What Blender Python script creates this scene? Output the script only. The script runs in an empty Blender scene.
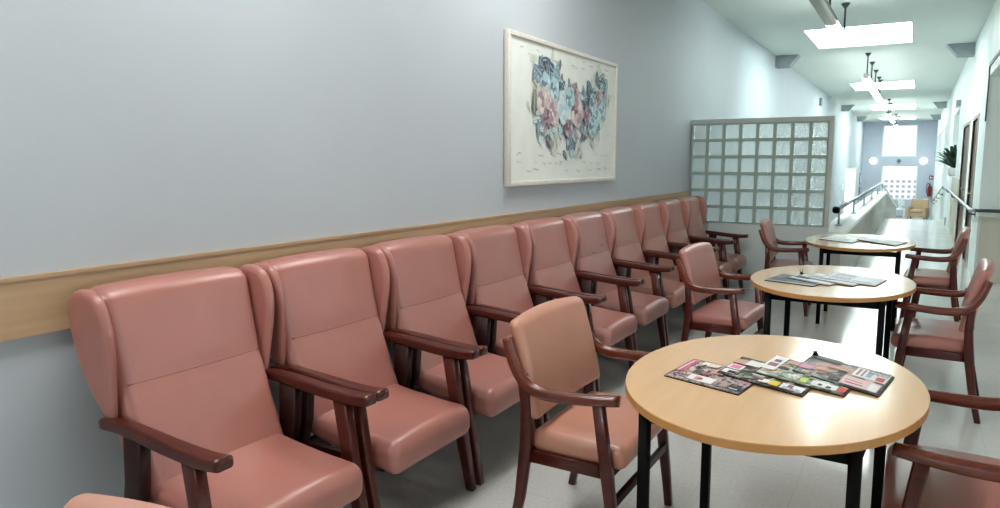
import bpy, bmesh, math, random
from mathutils import Vector, Matrix, noise
random.seed(7)
scene = bpy.context.scene
COL = scene.collection
PI = math.pi
SITE_X = -2.412          # left wall plane
CEIL = 3.45

# ------------------------------------------------------------------ materials
def srgb(r, g, b):
    f = lambda c: (c/12.92 if c <= .04045 else ((c+.055)/1.055)**2.4)
    return (f(r/255), f(g/255), f(b/255), 1)

def new_mat(name):
    m = bpy.data.materials.new(name); m.use_nodes = True
    nt = m.node_tree; b = nt.nodes['Principled BSDF']
    return m, nt, b

def mat(name, col, rough=.5, metal=0, spec=.5, var=0, scale=8, bump=0, bscale=60, coat=0, tint=False, stretch=None):
    m, nt, b = new_mat(name)
    N = nt.nodes; L = nt.links
    b.inputs['Roughness'].default_value = rough
    b.inputs['Metallic'].default_value = metal
    b.inputs['Specular IOR Level'].default_value = spec
    b.inputs['Coat Weight'].default_value = coat
    b.inputs['Coat Roughness'].default_value = .12
    tc = N.new('ShaderNodeTexCoord')
    vec = tc.outputs['Object']
    if stretch:
        mp = N.new('ShaderNodeMapping'); mp.inputs['Scale'].default_value = stretch
        L.new(vec, mp.inputs['Vector']); vec = mp.outputs['Vector']
    colsock = None
    if var:
        nz = N.new('ShaderNodeTexNoise'); nz.inputs['Scale'].default_value = scale
        nz.inputs['Detail'].default_value = 5
        L.new(vec, nz.inputs['Vector'])
        rp = N.new('ShaderNodeValToRGB')
        rp.color_ramp.elements[0].position = .3; rp.color_ramp.elements[1].position = .7
        rp.color_ramp.elements[0].color = tuple(c*(1-var) for c in col[:3])+(1,)
        rp.color_ramp.elements[1].color = tuple(min(1, c*(1+var)) for c in col[:3])+(1,)
        L.new(nz.outputs['Fac'], rp.inputs['Fac']); colsock = rp.outputs['Color']
    if tint:
        oi = N.new('ShaderNodeObjectInfo'); mx = N.new('ShaderNodeMix'); mx.data_type = 'RGBA'; mx.blend_type = 'MULTIPLY'
        mx.inputs['Factor'].default_value = 1
        if colsock: L.new(colsock, mx.inputs['A'])
        else: mx.inputs['A'].default_value = col
        L.new(oi.outputs['Color'], mx.inputs['B']); colsock = mx.outputs['Result']
    if colsock: L.new(colsock, b.inputs['Base Color'])
    else: b.inputs['Base Color'].default_value = col
    if bump:
        n2 = N.new('ShaderNodeTexNoise'); n2.inputs['Scale'].default_value = bscale; n2.inputs['Detail'].default_value = 4
        L.new(vec, n2.inputs['Vector'])
        bp = N.new('ShaderNodeBump'); bp.inputs['Strength'].default_value = bump; bp.inputs['Distance'].default_value = .004
        L.new(n2.outputs['Fac'], bp.inputs['Height']); L.new(bp.outputs['Normal'], b.inputs['Normal'])
    return m

def emis(name, col, s):
    m, nt, b = new_mat(name)
    b.inputs['Base Color'].default_value = (.8, .8, .8, 1)
    b.inputs['Emission Color'].default_value = col
    b.inputs['Emission Strength'].default_value = s
    return m

M = {}
M['wall'] = mat('wall_paint', srgb(184, 192, 198), .6, var=.025, scale=1.5, bump=.08, bscale=140, spec=.3)
M['pale'] = mat('pale_wall_paint', srgb(226, 234, 233), .55, var=.02, scale=1.5, bump=.05, bscale=120, spec=.3)
M['endwall'] = mat('lilac_wall_paint', srgb(186, 193, 208), .6, var=.02, spec=.3)
M['ceil'] = mat('ceiling_paint', srgb(214, 222, 217), .7, var=.015, scale=1, bump=.05, bscale=100, spec=.2)
M['corbel'] = mat('corbel_grey_paint', srgb(150, 158, 162), .7, var=.03)
M['railboard'] = mat('oak_board', srgb(182, 152, 118), .42, var=.14, scale=3.5, stretch=(1, .25, 5), bump=.05, bscale=30)
M['vinyl'] = mat('salmon_vinyl', srgb(172, 112, 101), .34, var=.06, scale=5, bump=.10, bscale=170, tint=True, spec=.8)
M['piping'] = mat('vinyl_seam', srgb(158, 98, 87), .5, tint=True)
M['mahog'] = mat('mahogany_stained_wood', srgb(74, 26, 18), .28, var=.28, scale=6, stretch=(2, 8, 8), bump=.04, bscale=40, coat=.12, spec=.4)
M['mahogl'] = mat('red_brown_bentwood', srgb(104, 45, 27), .26, var=.25, scale=6, stretch=(2, 8, 8), coat=.35)
M['darkwood'] = mat('dark_stained_wood', srgb(40, 15, 11), .4, var=.25, scale=6, stretch=(8, 8, 1.5), spec=.3)
M['chip'] = mat('bare_chipped_wood', srgb(196, 160, 120), .7)
M['beech'] = mat('beech_laminate', srgb(228, 184, 136), .2, var=.035, scale=4, stretch=(6, .6, 1), coat=.3, spec=.5)
M['beechedge'] = mat('beech_edge_band', srgb(196, 142, 82), .35, var=.06, scale=12)
M['black'] = mat('black_metal', srgb(8, 7, 7), .55, spec=.1, var=.1)
M['steel'] = mat('brushed_steel', srgb(165, 172, 176), .3, metal=.9, var=.05)
M['darksteel'] = mat('dark_grey_rail', srgb(70, 74, 76), .35, metal=.5, var=.05)
M['white'] = mat('white_paint', srgb(232, 236, 234), .45, var=.015)
M['cream'] = mat('cream_panel', srgb(200, 196, 182), .45, var=.03, scale=3, stretch=(6, 6, .6))
M['stone'] = mat('grey_stone_cap', srgb(232, 236, 236), .4, var=.04, scale=14)
M['parapet'] = mat('parapet_plaster', srgb(176, 172, 168), .65, var=.03, scale=3)
M['mortar'] = mat('grey_mortar', srgb(172, 190, 183), .7, var=.05, scale=20)
M['frameg'] = mat('painted_frame', srgb(200, 208, 204), .5, var=.03)
M['brown'] = mat('dark_brown_door', srgb(62, 38, 30), .45, var=.2, scale=5, stretch=(8, 8, 1))
M['oak'] = mat('light_oak_frame', srgb(150, 126, 98), .4, var=.12, scale=5, stretch=(8, 8, 1))
M['khaki'] = mat('unlit_diffuser', srgb(140, 132, 108), .35, var=.06, scale=5)
M['housing'] = mat('grey_housing', srgb(120, 122, 120), .4, metal=.3)
M['tan'] = mat('tan_upholstery', srgb(176, 152, 122), .6, var=.06, scale=9, bump=.08)
M['red'] = mat('red_enamel', srgb(122, 26, 26), .35)
M['leaf'] = mat('dark_green_leaf', srgb(30, 62, 38), .4, var=.35, scale=9)
M['canvas'] = mat('aged_cream_canvas', srgb(226, 231, 225), .7, var=.04, scale=7, bump=.05)
M['picframe'] = mat('weathered_white_frame', srgb(214, 210, 200), .5, var=.08, scale=20, stretch=(4, 1, 4))
M['dull'] = mat('dark_socket', srgb(110, 112, 110), .5)
M['facade'] = mat('pale_facade', srgb(236, 238, 240), .8)
M['facwin'] = mat('pale_grey_window', srgb(150, 160, 168), .6)
M['skylight'] = emis('daylight_skylight', (.86, 1, .965, 1), 12.5)
M['tube'] = emis('lit_fluorescent_diffuser', (.92, 1, .97, 1), 20)
M['added_near_glow'] = emis('added_fill_diffuser', (1, .98, .95, 1), 15)  # glow of the added, unseen fill panels over the wall chairs
M['door_glow'] = emis('cream_door_added_glow', (1, .97, .9, 1), .75)  # emission stands in for the light on a cream door
M['sconce'] = emis('lit_glass_globe', (1, .98, .94, 1), 2)

def floor_mat():
    m, nt, b = new_mat('polished_terrazzo'); N = nt.nodes; L = nt.links
    tc = N.new('ShaderNodeTexCoord')
    n1 = N.new('ShaderNodeTexNoise'); n1.inputs['Scale'].default_value = 60; n1.inputs['Detail'].default_value = 6
    n2 = N.new('ShaderNodeTexNoise'); n2.inputs['Scale'].default_value = 1.3
    L.new(tc.outputs['Object'], n1.inputs['Vector']); L.new(tc.outputs['Object'], n2.inputs['Vector'])
    r = N.new('ShaderNodeValToRGB'); r.color_ramp.elements[0].color = srgb(182, 183, 179); r.color_ramp.elements[1].color = srgb(206, 207, 203)
    r.color_ramp.elements[0].position = .3; r.color_ramp.elements[1].position = .7
    mx = N.new('ShaderNodeMix'); mx.data_type = 'FLOAT'; mx.inputs['Factor'].default_value = .5
    L.new(n1.outputs['Fac'], mx.inputs['A']); L.new(n2.outputs['Fac'], mx.inputs['B'])
    L.new(mx.outputs['Result'], r.inputs['Fac'])
    bk = N.new('ShaderNodeTexBrick'); bk.offset = 0; bk.inputs['Scale'].default_value = 1
    bk.inputs['Brick Width'].default_value = .4; bk.inputs['Row Height'].default_value = .4
    bk.inputs['Mortar Size'].default_value = .0025; bk.inputs['Color1'].default_value = (1, 1, 1, 1); bk.inputs['Color2'].default_value = (.97, .97, .97, 1); bk.inputs['Mortar'].default_value = (.88, .88, .87, 1)
    L.new(tc.outputs['Object'], bk.inputs['Vector'])
    m2 = N.new('ShaderNodeMix'); m2.data_type = 'RGBA'; m2.blend_type = 'MULTIPLY'; m2.inputs['Factor'].default_value = 1
    L.new(r.outputs['Color'], m2.inputs['A']); L.new(bk.outputs['Color'], m2.inputs['B'])
    L.new(m2.outputs['Result'], b.inputs['Base Color'])
    b.inputs['Roughness'].default_value = .16; b.inputs['Specular IOR Level'].default_value = .6
    return m
M['floor'] = floor_mat()

def glass_mat():
    m, nt, b = new_mat('wavy_glass_block'); N = nt.nodes; L = nt.links
    b.inputs['Base Color'].default_value = (.93, .99, .97, 1)
    b.inputs['Roughness'].default_value = .12; b.inputs['IOR'].default_value = 1.3
    b.inputs['Transmission Weight'].default_value = .82
    tc = N.new('ShaderNodeTexCoord')
    n1 = N.new('ShaderNodeTexNoise'); n1.inputs['Scale'].default_value = 14; n1.inputs['Distortion'].default_value = 1.5
    L.new(tc.outputs['Object'], n1.inputs['Vector'])
    bp = N.new('ShaderNodeBump'); bp.inputs['Strength'].default_value = .9; bp.inputs['Distance'].default_value = .02
    L.new(n1.outputs['Fac'], bp.inputs['Height']); L.new(bp.outputs['Normal'], b.inputs['Normal'])
    return m
M['glass'] = glass_mat()
def pane_mat():
    m, nt, b = new_mat('clear_pane')
    b.inputs['Transmission Weight'].default_value = 1; b.inputs['Roughness'].default_value = 0; b.inputs['IOR'].default_value = 1.02
    return m
M['pane'] = pane_mat()

def cover_mat(name, seed, cols, scale):
    """photo-collage magazine cover: warped cells of print colours"""
    m, nt, b = new_mat(name); N = nt.nodes; L = nt.links
    tc = N.new('ShaderNodeTexCoord'); mp = N.new('ShaderNodeMapping'); mp.inputs['Location'].default_value = (seed, seed*.7, 0)
    L.new(tc.outputs['Object'], mp.inputs['Vector'])
    nz = N.new('ShaderNodeTexNoise'); nz.inputs['Scale'].default_value = scale; nz.inputs['Detail'].default_value = 6; nz.inputs['Roughness'].default_value = .65; nz.inputs['Distortion'].default_value = 1.2
    L.new(mp.outputs['Vector'], nz.inputs['Vector'])
    r = N.new('ShaderNodeValToRGB'); cr = r.color_ramp; cr.interpolation = 'B_SPLINE'
    n = len(cols)
    for i in range(n-2): cr.elements.new(.5)
    for i, c in enumerate(cols):
        cr.elements[i].position = .3+.42*i/(n-1); cr.elements[i].color = srgb(*c)
    L.new(nz.outputs['Fac'], r.inputs['Fac']); L.new(r.outputs['Color'], b.inputs['Base Color'])
    b.inputs['Roughness'].default_value = .5; b.inputs['Specular IOR Level'].default_value = .3
    return m
def flat(c, rough=.5):
    k = 'ink_%d_%d_%d' % c
    if k not in M: M[k] = mat(k, srgb(*c), rough, var=.04, scale=30)
    return M[k]

# ------------------------------------------------------------------ mesh helpers
class MB:
    def __init__(s): s.bm = bmesh.new(); s.mats = []
    def mi(s, m):
        if m not in s.mats: s.mats.append(m)
        return s.mats.index(m)
    def faces(s, vs, fs, m=None, smooth=False):
        V = [s.bm.verts.new(v) for v in vs]; i = s.mi(m) if m else 0
        for f in fs:
            try: F = s.bm.faces.new([V[k] for k in f])
            except ValueError: continue
            F.smooth = smooth; F.material_index = i
        return V
    def box(s, a, b, m=None, bev=0):
        x0, y0, z0 = [min(p, q) for p, q in zip(a, b)]; x1, y1, z1 = [max(p, q) for p, q in zip(a, b)]
        if bev:
            c = ((x0+x1)/2, (y0+y1)/2, (z0+z1)/2)
            return s.rbox((x1-x0, y1-y0, z1-z0), bev, 2, lambda v: (v[0]+c[0], v[1]+c[1], v[2]+c[2]), m, seg=1)
        v = [(x0,y0,z0),(x1,y0,z0),(x1,y1,z0),(x0,y1,z0),(x0,y0,z1),(x1,y0,z1),(x1,y1,z1),(x0,y1,z1)]
        s.faces(v, [(0,3,2,1),(4,5,6,7),(0,1,5,4),(1,2,6,5),(2,3,7,6),(3,0,4,7)], m)
    def rbox(s, dim, r, n, warp=None, m=None, seg=4):
        """rounded box: n spans on the flat, seg on each rounded edge"""
        def axis(d):
            h = d/2; rr = min(r, h*.999)
            a = [-h+rr*(1-math.cos(k/seg*PI/2)) if False else -h+rr*k/seg for k in range(seg)]
            c = [-h+rr+(d-2*rr)*k/n for k in range(n+1)]
            return a+c+[-v for v in reversed(a)]
        A = [axis(d) for d in dim]
        idx = {}; vs = []
        hx = [d/2 for d in dim]
        def vert(p):
            key = tuple(round(q, 6) for q in p)
            if key in idx: return idx[key]
            core = [max(-h+min(r,h*.999), min(h-min(r,h*.999), q)) for q, h in zip(p, hx)]
            d = [q-c for q, c in zip(p, core)]
            # map cube shell to a round one
            rr = [min(r, h*.999) for h in hx]
            nd = [q/k for q, k in zip(d, rr)]
            l = math.sqrt(sum(q*q for q in nd)); mxx = max(abs(q) for q in nd)
            if l > 1e-9:
                # angular equalisation
                nd = [math.tan(q*PI/4) if abs(q) < 1 else q for q in nd]
                l = math.sqrt(sum(q*q for q in nd))
                nd = [q/l for q in nd]
            w = tuple(c+q*k for c, q, k in zip(core, nd, rr))
            if warp: w = warp(w)
            idx[key] = len(vs); vs.append(w); return idx[key]
        fs = []
        for ax in range(3):
            u, v = (ax+1) % 3, (ax+2) % 3
            for sgn in (-1, 1):
                for i in range(len(A[u])-1):
                    for j in range(len(A[v])-1):
                        q = []
                        for di, dj in ((0,0),(1,0),(1,1),(0,1)):
                            p = [0,0,0]; p[ax] = sgn*hx[ax]; p[u] = A[u][i+di]; p[v] = A[v][j+dj]; q.append(vert(p))
                        if sgn < 0: q.reverse()
                        if len(set(q)) >= 3: fs.append(q)
        s.faces(vs, fs, m, True)
    def sweep(s, pts, secs, m=None, up=(0,1,0), corner=.35, k=3, cap=True):
        """sweep a rounded rectangle (w along `up`, h across) along pts"""
        up = Vector(up); P = [Vector(p) for p in pts]; rings = []
        if not isinstance(secs, list): secs = [secs]*len(P)
        vs = []; n = None
        for i, p in enumerate(P):
            t = (P[min(i+1, len(P)-1)]-P[max(i-1, 0)]).normalized()
            a = (up-t*up.dot(t)).normalized(); b = t.cross(a)
            w, h = secs[i]; r = min(w, h)*corner
            ring = []
            for (sx, sy, st) in ((1,1,0),(-1,1,1),(-1,-1,2),(1,-1,3)):
                for q in range(k+1):
                    an = st*PI/2+q/k*PI/2
                    ring.append(p+a*(sx*(w/2-r)+r*math.cos(an))+b*(sy*(h/2-r)+r*math.sin(an)))
            n = len(ring); vs += ring
        fs = []
        for i in range(len(P)-1):
            for j in range(n):
                fs.append((i*n+j, i*n+(j+1) % n, (i+1)*n+(j+1) % n, (i+1)*n+j))
        if cap:
            fs.append(tuple(reversed(range(n)))); L = (len(P)-1)*n; fs.append(tuple(range(L, L+n)))
        s.faces([tuple(v) for v in vs], fs, m, True)
    def tube(s, pts, r, m=None, n=10):
        P = [Vector(p) for p in pts]; vs = []; prev = None
        for i, p in enumerate(P):
            t = (P[min(i+1, len(P)-1)]-P[max(i-1, 0)]).normalized()
            ref = prev if prev is not None else (Vector((0,0,1)) if abs(t.z) < .9 else Vector((1,0,0)))
            a = (ref-t*ref.dot(t)).normalized(); prev = a; b = t.cross(a)
            rr = r[i] if isinstance(r, list) else r
            for q in range(n):
                an = q/n*2*PI; vs.append(tuple(p+a*rr*math.cos(an)+b*rr*math.sin(an)))
        fs = [(i*n+j, i*n+(j+1) % n, (i+1)*n+(j+1) % n, (i+1)*n+j) for i in range(len(P)-1) for j in range(n)]
        fs += [tuple(reversed(range(n))), tuple(range((len(P)-1)*n, len(P)*n))]
        s.faces(vs, fs, m, True)
    def lathe(s, prof, c=(0,0,0), n=24, m=None, axis='z'):
        vs = []
        for r, z in prof:
            for q in range(n):
                an = q/n*2*PI; v = (r*math.cos(an), r*math.sin(an), z)
                if axis == 'y': v = (v[0], v[2], v[1])
                if axis == 'x': v = (v[2], v[0], v[1])
                vs.append((v[0]+c[0], v[1]+c[1], v[2]+c[2]))
        fs = [(i*n+j, i*n+(j+1) % n, (i+1)*n+(j+1) % n, (i+1)*n+j) for i in range(len(prof)-1) for j in range(n)]
        fs += [tuple(reversed(range(n))), tuple(range((len(prof)-1)*n, len(prof)*n))]
        s.faces(vs, fs, m, True)
    def prism(s, poly, y0, y1, m=None, rnd=0, smooth=False):
        """polygon in x,z extruded along y with pillowed sides"""
        c = (sum(p[0] for p in poly)/len(poly), sum(p[1] for p in poly)/len(poly))
        n = len(poly)
        if rnd:
            ring = []
            for k in range(5):
                an = k/4*PI/2; ring.append((y0+rnd*(1-math.sin(an)), rnd*(1-math.cos(an))))
            ring = ring[::-1] if False else ring
            lev = [(y0+rnd*(1-math.sin(k/4*PI/2)), rnd*(1-math.cos(k/4*PI/2))) for k in range(4, -1, -1)]
            lev = [(y0, rnd), (y0+rnd*.08, rnd*.62), (y0+rnd*.3, rnd*.29), (y0+rnd*.62, rnd*.08), (y0+rnd, 0)]
            lev += [(y0+y1-a, b) for a, b in reversed(lev)]
        else: lev = [(y0, 0), (y1, 0)]
        # inward normals of the outline
        nor = []
        for i in range(n):
            ax, az = poly[i-1]; bx, bz = poly[(i+1) % n]; tx, tz = bx-ax, bz-az; l = math.hypot(tx, tz) or 1
            nx, nz = -tz/l, tx/l
            if (c[0]-poly[i][0])*nx+(c[1]-poly[i][1])*nz < 0: nx, nz = -nx, -nz
            nor.append((nx, nz))
        vs = []
        for y, ins in lev:
            for p, q in zip(poly, nor): vs.append((p[0]+q[0]*ins, y, p[1]+q[1]*ins))
        fs = [(i*n+j, i*n+(j+1) % n, (i+1)*n+(j+1) % n, (i+1)*n+j) for i in range(len(lev)-1) for j in range(n)]
        fs += [tuple(reversed(range(n))), tuple(range((len(lev)-1)*n, len(lev)*n))]
        s.faces(vs, fs[:-2], m, smooth); bmesh.ops.remove_doubles(s.bm, verts=s.bm.verts, dist=0)
        s.faces(vs[-n:], [tuple(range(n))], m); s.faces(vs[:n], [tuple(reversed(range(n)))], m)
    def build(s, name, m=None, parent=None, loc=None):
        bmesh.ops.recalc_face_normals(s.bm, faces=s.bm.faces)
        me = bpy.data.meshes.new(name); s.bm.to_mesh(me); s.bm.free()
        for q in (s.mats or [m]): me.materials.append(q)
        o = bpy.data.objects.new(name, me); COL.objects.link(o)
        if parent: o.parent = parent
        if loc: o.location = loc
        return o

def spline(pts, n=6):
    out = []
    P = [Vector(p) for p in pts]
    for i in range(len(P)-1):
        a, b, c, d = P[max(i-1, 0)], P[i], P[i+1], P[min(i+2, len(P)-1)]
        for k in range(n):
            t = k/n
            out.append(.5*((2*b)+(c-a)*t+(2*a-5*b+4*c-d)*t*t+(3*b-a-3*c+d)*t**3))
    out.append(P[-1]); return out
def closed_spline(pts, n=4):
    P = [Vector((p[0], p[1], 0)) for p in pts]; out = []; L = len(P)
    for i in range(L):
        a, b, c, d = P[i-1], P[i], P[(i+1) % L], P[(i+2) % L]
        for k in range(n):
            t = k/n; v = .5*((2*b)+(c-a)*t+(2*a-5*b+4*c-d)*t*t+(3*b-a-3*c+d)*t**3); out.append((v.x, v.y))
    return out
def lerp_tab(tab, x):
    if x <= tab[0][0]: return tab[0][1]
    for (a, u), (b, v) in zip(tab, tab[1:]):
        if x <= b: return u+(v-u)*(x-a)/(b-a)
    return tab[-1][1]

def thing(name, label, cat, loc=(0,0,0), rz=0, group=None):
    o = bpy.data.objects.new(name, None); COL.objects.link(o); o.empty_display_size = .1
    o.location = loc; o.rotation_euler = (0, 0, rz); return tag(o, label, cat, group)
def tag(o, label, cat, group=None, kind=None):
    o['label'] = label; o['category'] = cat
    if group: o['group'] = group
    if kind: o['kind'] = kind
    return o
def struct(o, label, cat): return tag(o, label, cat, kind='structure')
def dup(root, loc, rz, label, group=None, tint=None, sy=1):
    r = root.copy(); COL.objects.link(r); r.location = loc; r.rotation_euler = (0, 0, rz); r['label'] = label; r.scale = (1, sy, 1)
    if group: r['group'] = group
    def rec(src, dst):
        for ch in list(src.children):
            c = ch.copy(); COL.objects.link(c); c.parent = dst
            if tint: c.color = tint
            rec(ch, c)
    rec(root, r); return r
def paint(root, tint):
    for c in root.children_recursive: c.color = tint

# ------------------------------------------------------------------ the setting
XR = .70                 # right corridor wall plane
YP = 8.877               # glass-block partition
LOW = -1.12              # lower floor level
T = .15
def boxes(name, bs, m, label, cat, parent=None):
    b = MB()
    for a, c in bs: b.box(a, c)
    o = b.build(name, m, parent)
    return o if parent else struct(o, label, cat)

# floors: upper floor, ramp and lower level in one slab mesh
b = MB()
b.box((SITE_X-.1, -5, -.25), (5.2, YP+.09, 0)); b.box((-.92, YP+.09, -.25), (5.2, 11.05, 0)); b.box((-.92, 11.05, -.25), (XR+.9, 22, 0))
b.faces([(-.92,22,0),(XR+.1,22,0),(XR+.1,36,LOW),(-.92,36,LOW),(-.92,22,-.25),(XR+.1,22,-.25),(XR+.1,36,LOW-.25),(-.92,36,LOW-.25)],
        [(0,1,2,3),(7,6,5,4),(0,4,5,1),(1,5,6,2),(2,6,7,3),(3,7,4,0)])
b.box((SITE_X-.1, 36, LOW-.25), (XR+.1, 40.6, LOW)); b.box((SITE_X-.1, YP+.09, LOW-.25), (-.92, 36, LOW))
struct(b.build('floor', M['floor']), 'polished pale grey tiled floor running down the corridor', 'floor')

# ceiling with four skylight openings
SKY = [(11.99, 13.98), (20.5, 22.6), (28.8, 31.4), (37.0, 38.6)]
SX0, SX1 = -1.61, -.20
b = MB()
b.box((SITE_X-.1, -5, CEIL), (SX0, 40.7, CEIL+.12)); b.box((SX1, -5, CEIL), (XR+.25, 40.7, CEIL+.12))
y = -5
for a, c in SKY+[(40.7, 0)]:
    b.box((SX0, y, CEIL), (SX1, a, CEIL+.12)); y = c
struct(b.build('ceiling', M['ceil']), 'flat white corridor ceiling pierced by skylights', 'ceiling')
words_ = ['nearest', 'second', 'third', 'farthest']
for i, (a, c) in enumerate(SKY):
    k = MB()
    k.box((SX0-.04, a-.04, CEIL+.12), (SX0, c+.04, CEIL+.3)); k.box((SX1, a-.04, CEIL+.12), (SX1+.04, c+.04, CEIL+.3))
    k.box((SX0, a-.04, CEIL+.12), (SX1, a, CEIL+.3)); k.box((SX0, c, CEIL+.12), (SX1, c+.04, CEIL+.3))
    w = struct(k.build('window_%d' % (i+1), M['white']), '%s glowing rectangular skylight in the corridor ceiling' % words_[i], 'skylight')
    g = MB(); g.box((SX0, a, CEIL+.03), (SX1, c, CEIL+.06)); g.build('diffuser_panel', M['skylight'], w)

# left wall, one surface; doorway far away at the lower level
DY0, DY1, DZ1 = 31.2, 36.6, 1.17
boxes('wall_left', [((SITE_X-T, -5, 0), (SITE_X, YP+.05, CEIL)), ((SITE_X-T, YP+.05, LOW), (SITE_X, DY0, CEIL)), ((SITE_X-T, DY1, LOW), (SITE_X, 40.65, CEIL)), ((SITE_X-T, DY0, DZ1), (SITE_X, DY1, CEIL))],
      M['wall'], 'long pale blue-grey wall behind the row of winged chairs', 'wall')
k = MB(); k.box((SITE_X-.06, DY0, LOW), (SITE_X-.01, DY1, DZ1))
d = struct(k.build('door_1', M['door_glow']), 'cream door with added glow in the left wall at the far lower level', 'door')  # door is no lamp; glow added so it reads bright
k = MB()
for a, c in (((SITE_X-.02, DY0-.09, LOW), (SITE_X+.02, DY0, DZ1+.09)), ((SITE_X-.02, DY1, LOW), (SITE_X+.02, DY1+.09, DZ1+.09)), ((SITE_X-.02, DY0, DZ1), (SITE_X+.02, DY1, DZ1+.09))): k.box(a, c)
k.build('door_frame', M['stone'], d)
k = MB(); k.box((SITE_X-.01, DY0+.3, -.1), (SITE_X+.05, DY0+.42, -.04)); k.build('door_handle', M['steel'], d)

# wooden chair-rail board
k = MB(); k.box((SITE_X, -5, .956), (SITE_X+.022, YP-.05, 1.142)); k.box((SITE_X, -5, 1.136), (SITE_X+.026, YP-.05, 1.148))
struct(k.build('trim_1', M['railboard']), 'wide oak chair-rail board along the left wall', 'wall trim')

# right wall beyond the recess, with two openings and two doors
O1, O2 = (18.2, 21.2), (26.5, 39.0)
A0, A1 = (14.3, 16.0), (12.3, 13.35)
DH = 2.12
bs = [((XR, 11.05, 0), (XR+T, A1[0], CEIL)), ((XR, 10.9, 2.55), (XR+T, 11.05, CEIL)), ((XR, A1[0], DH), (XR+T, A1[1], CEIL)), ((XR, A1[1], 0), (XR+T, A0[0], CEIL)), ((XR, A0[0], DH), (XR+T, A0[1], CEIL)),
      ((XR, A0[1], 0), (XR+T, O1[0], CEIL)), ((XR, O1[0], 2.63), (XR+T, O1[1], CEIL)), ((XR, O1[0], -.3), (XR+T, O1[1], 1.18)),
      ((XR, O1[1], LOW), (XR+T, O2[0], CEIL)), ((XR, O2[0], 2.63), (XR+T, O2[1], CEIL)), ((XR, O2[0], LOW), (XR+T, O2[1], 1.35)), ((XR, O2[1], LOW), (XR+T, 40.65, CEIL))]
bs += [((XR-.05, O1[0], -.3), (XR, O1[1], 1.18))]
wr = boxes('wall_right', bs, M['pale'], 'white corridor wall on the right with doors and openings', 'wall')
# niches behind the openings
for i, (o, z) in enumerate((((18.2, 21.2), 1.18), ((26.5, 39.0), 1.35))):
    k = MB(); k.box((XR+T, o[0]-.1, z-.05), (XR+.75, o[1]+.1, z)); k.box((XR+.7, o[0]-.1, z), (XR+.75, o[1]+.1, 2.7)); k.box((XR+T, o[0]-.1, 2.63), (XR+.75, o[1]+.1, 2.7))
    k.box((XR+T, o[0]-.15, z), (XR+.75, o[0]-.1, 2.7)); k.box((XR+T, o[1]+.1, z), (XR+.75, o[1]+.15, 2.7))
    k.build('niche', M['pale'], wr)
k = MB()
for yy in (29.0, 31.5, 34, 36.5): k.box((XR+.02, yy-.12, 1.35), (XR+T-.02, yy+.12, 2.63))
k.build('mullion', M['pale'], wr)
for i, (a, lab) in enumerate(((A1, 'nearer dark brown door with oak frame in the right corridor wall'), (A0, 'farther dark brown door with oak frame in the right corridor wall'))):
    k = MB(); k.box((XR+.02, a[0], .005), (XR+.07, a[1], DH)); d = struct(k.build('door_%d' % (i+2), M['brown']), lab, 'door')
    k = MB(); k.box((XR-.008, a[0]-.16, 0), (XR+.02, a[0], DH+.05)); k.box((XR-.008, a[1], 0), (XR+.02, a[1]+.05, DH+.05)); k.box((XR-.008, a[0], DH), (XR+.02, a[1], DH+.05))
    k.build('door_frame', M['oak'], d)
    k = MB(); k.box((XR-.005, a[0]+.08, .93), (XR+.02, a[0]+.12, 1.16)); k.tube([(XR, a[0]+.1, 1.05), (XR-.05, a[0]+.1, 1.05), (XR-.05, a[0]+.22, 1.05)], .01)
    k.build('door_handle', M['steel'], d)

# far end wall with two windows
WA = (-1.58, -.10, 1.76, 3.28); WB = (-1.53, .03, -.32, 1.35)
bs = []
x0, x1 = SITE_X-.1, XR+.15
ye0, ye1 = 40.5, 40.7
bs += [((x0, ye0, LOW-.1), (-1.58, ye1, CEIL)), ((.03, ye0, LOW-.1), (x1, ye1, CEIL)), ((-1.58, ye0, LOW-.1), (.03, ye1, -.32)), ((-1.58, ye0, 1.35), (.03, ye1, 1.76)), ((-1.58, ye0, 3.28), (.03, ye1, CEIL)),
       ((-1.58, ye0, -.32), (-1.53, ye1, 1.35)), ((-.10, ye0, 1.76), (.03, ye1, 3.28))]
boxes('wall_far', bs, M['endwall'], 'lilac-grey end wall of the corridor with two windows', 'wall')
for i, (w, lab) in enumerate(((WA, 'upper bright square window in the far end wall'), (WB, 'lower window in the far end wall showing a facade'))):
    k = MB(); t = .05
    k.box((w[0], ye0+.05, w[2]), (w[0]+t, ye0+.12, w[3])); k.box((w[1]-t, ye0+.05, w[2]), (w[1], ye0+.12, w[3])); k.box((w[0]+t, ye0+.05, w[2]), (w[1]-t, ye0+.12, w[2]+t)); k.box((w[0]+t, ye0+.05, w[3]-t), (w[1]-t, ye0+.12, w[3]))
    o = struct(k.build('window_%d' % (i+5), M['white']), lab, 'window')
    k = MB(); k.box((w[0]+t, ye0+.08, w[2]+t), (w[1]-t, ye0+.09, w[3]-t)); k.build('window_pane', M['pane'], o)

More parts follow.
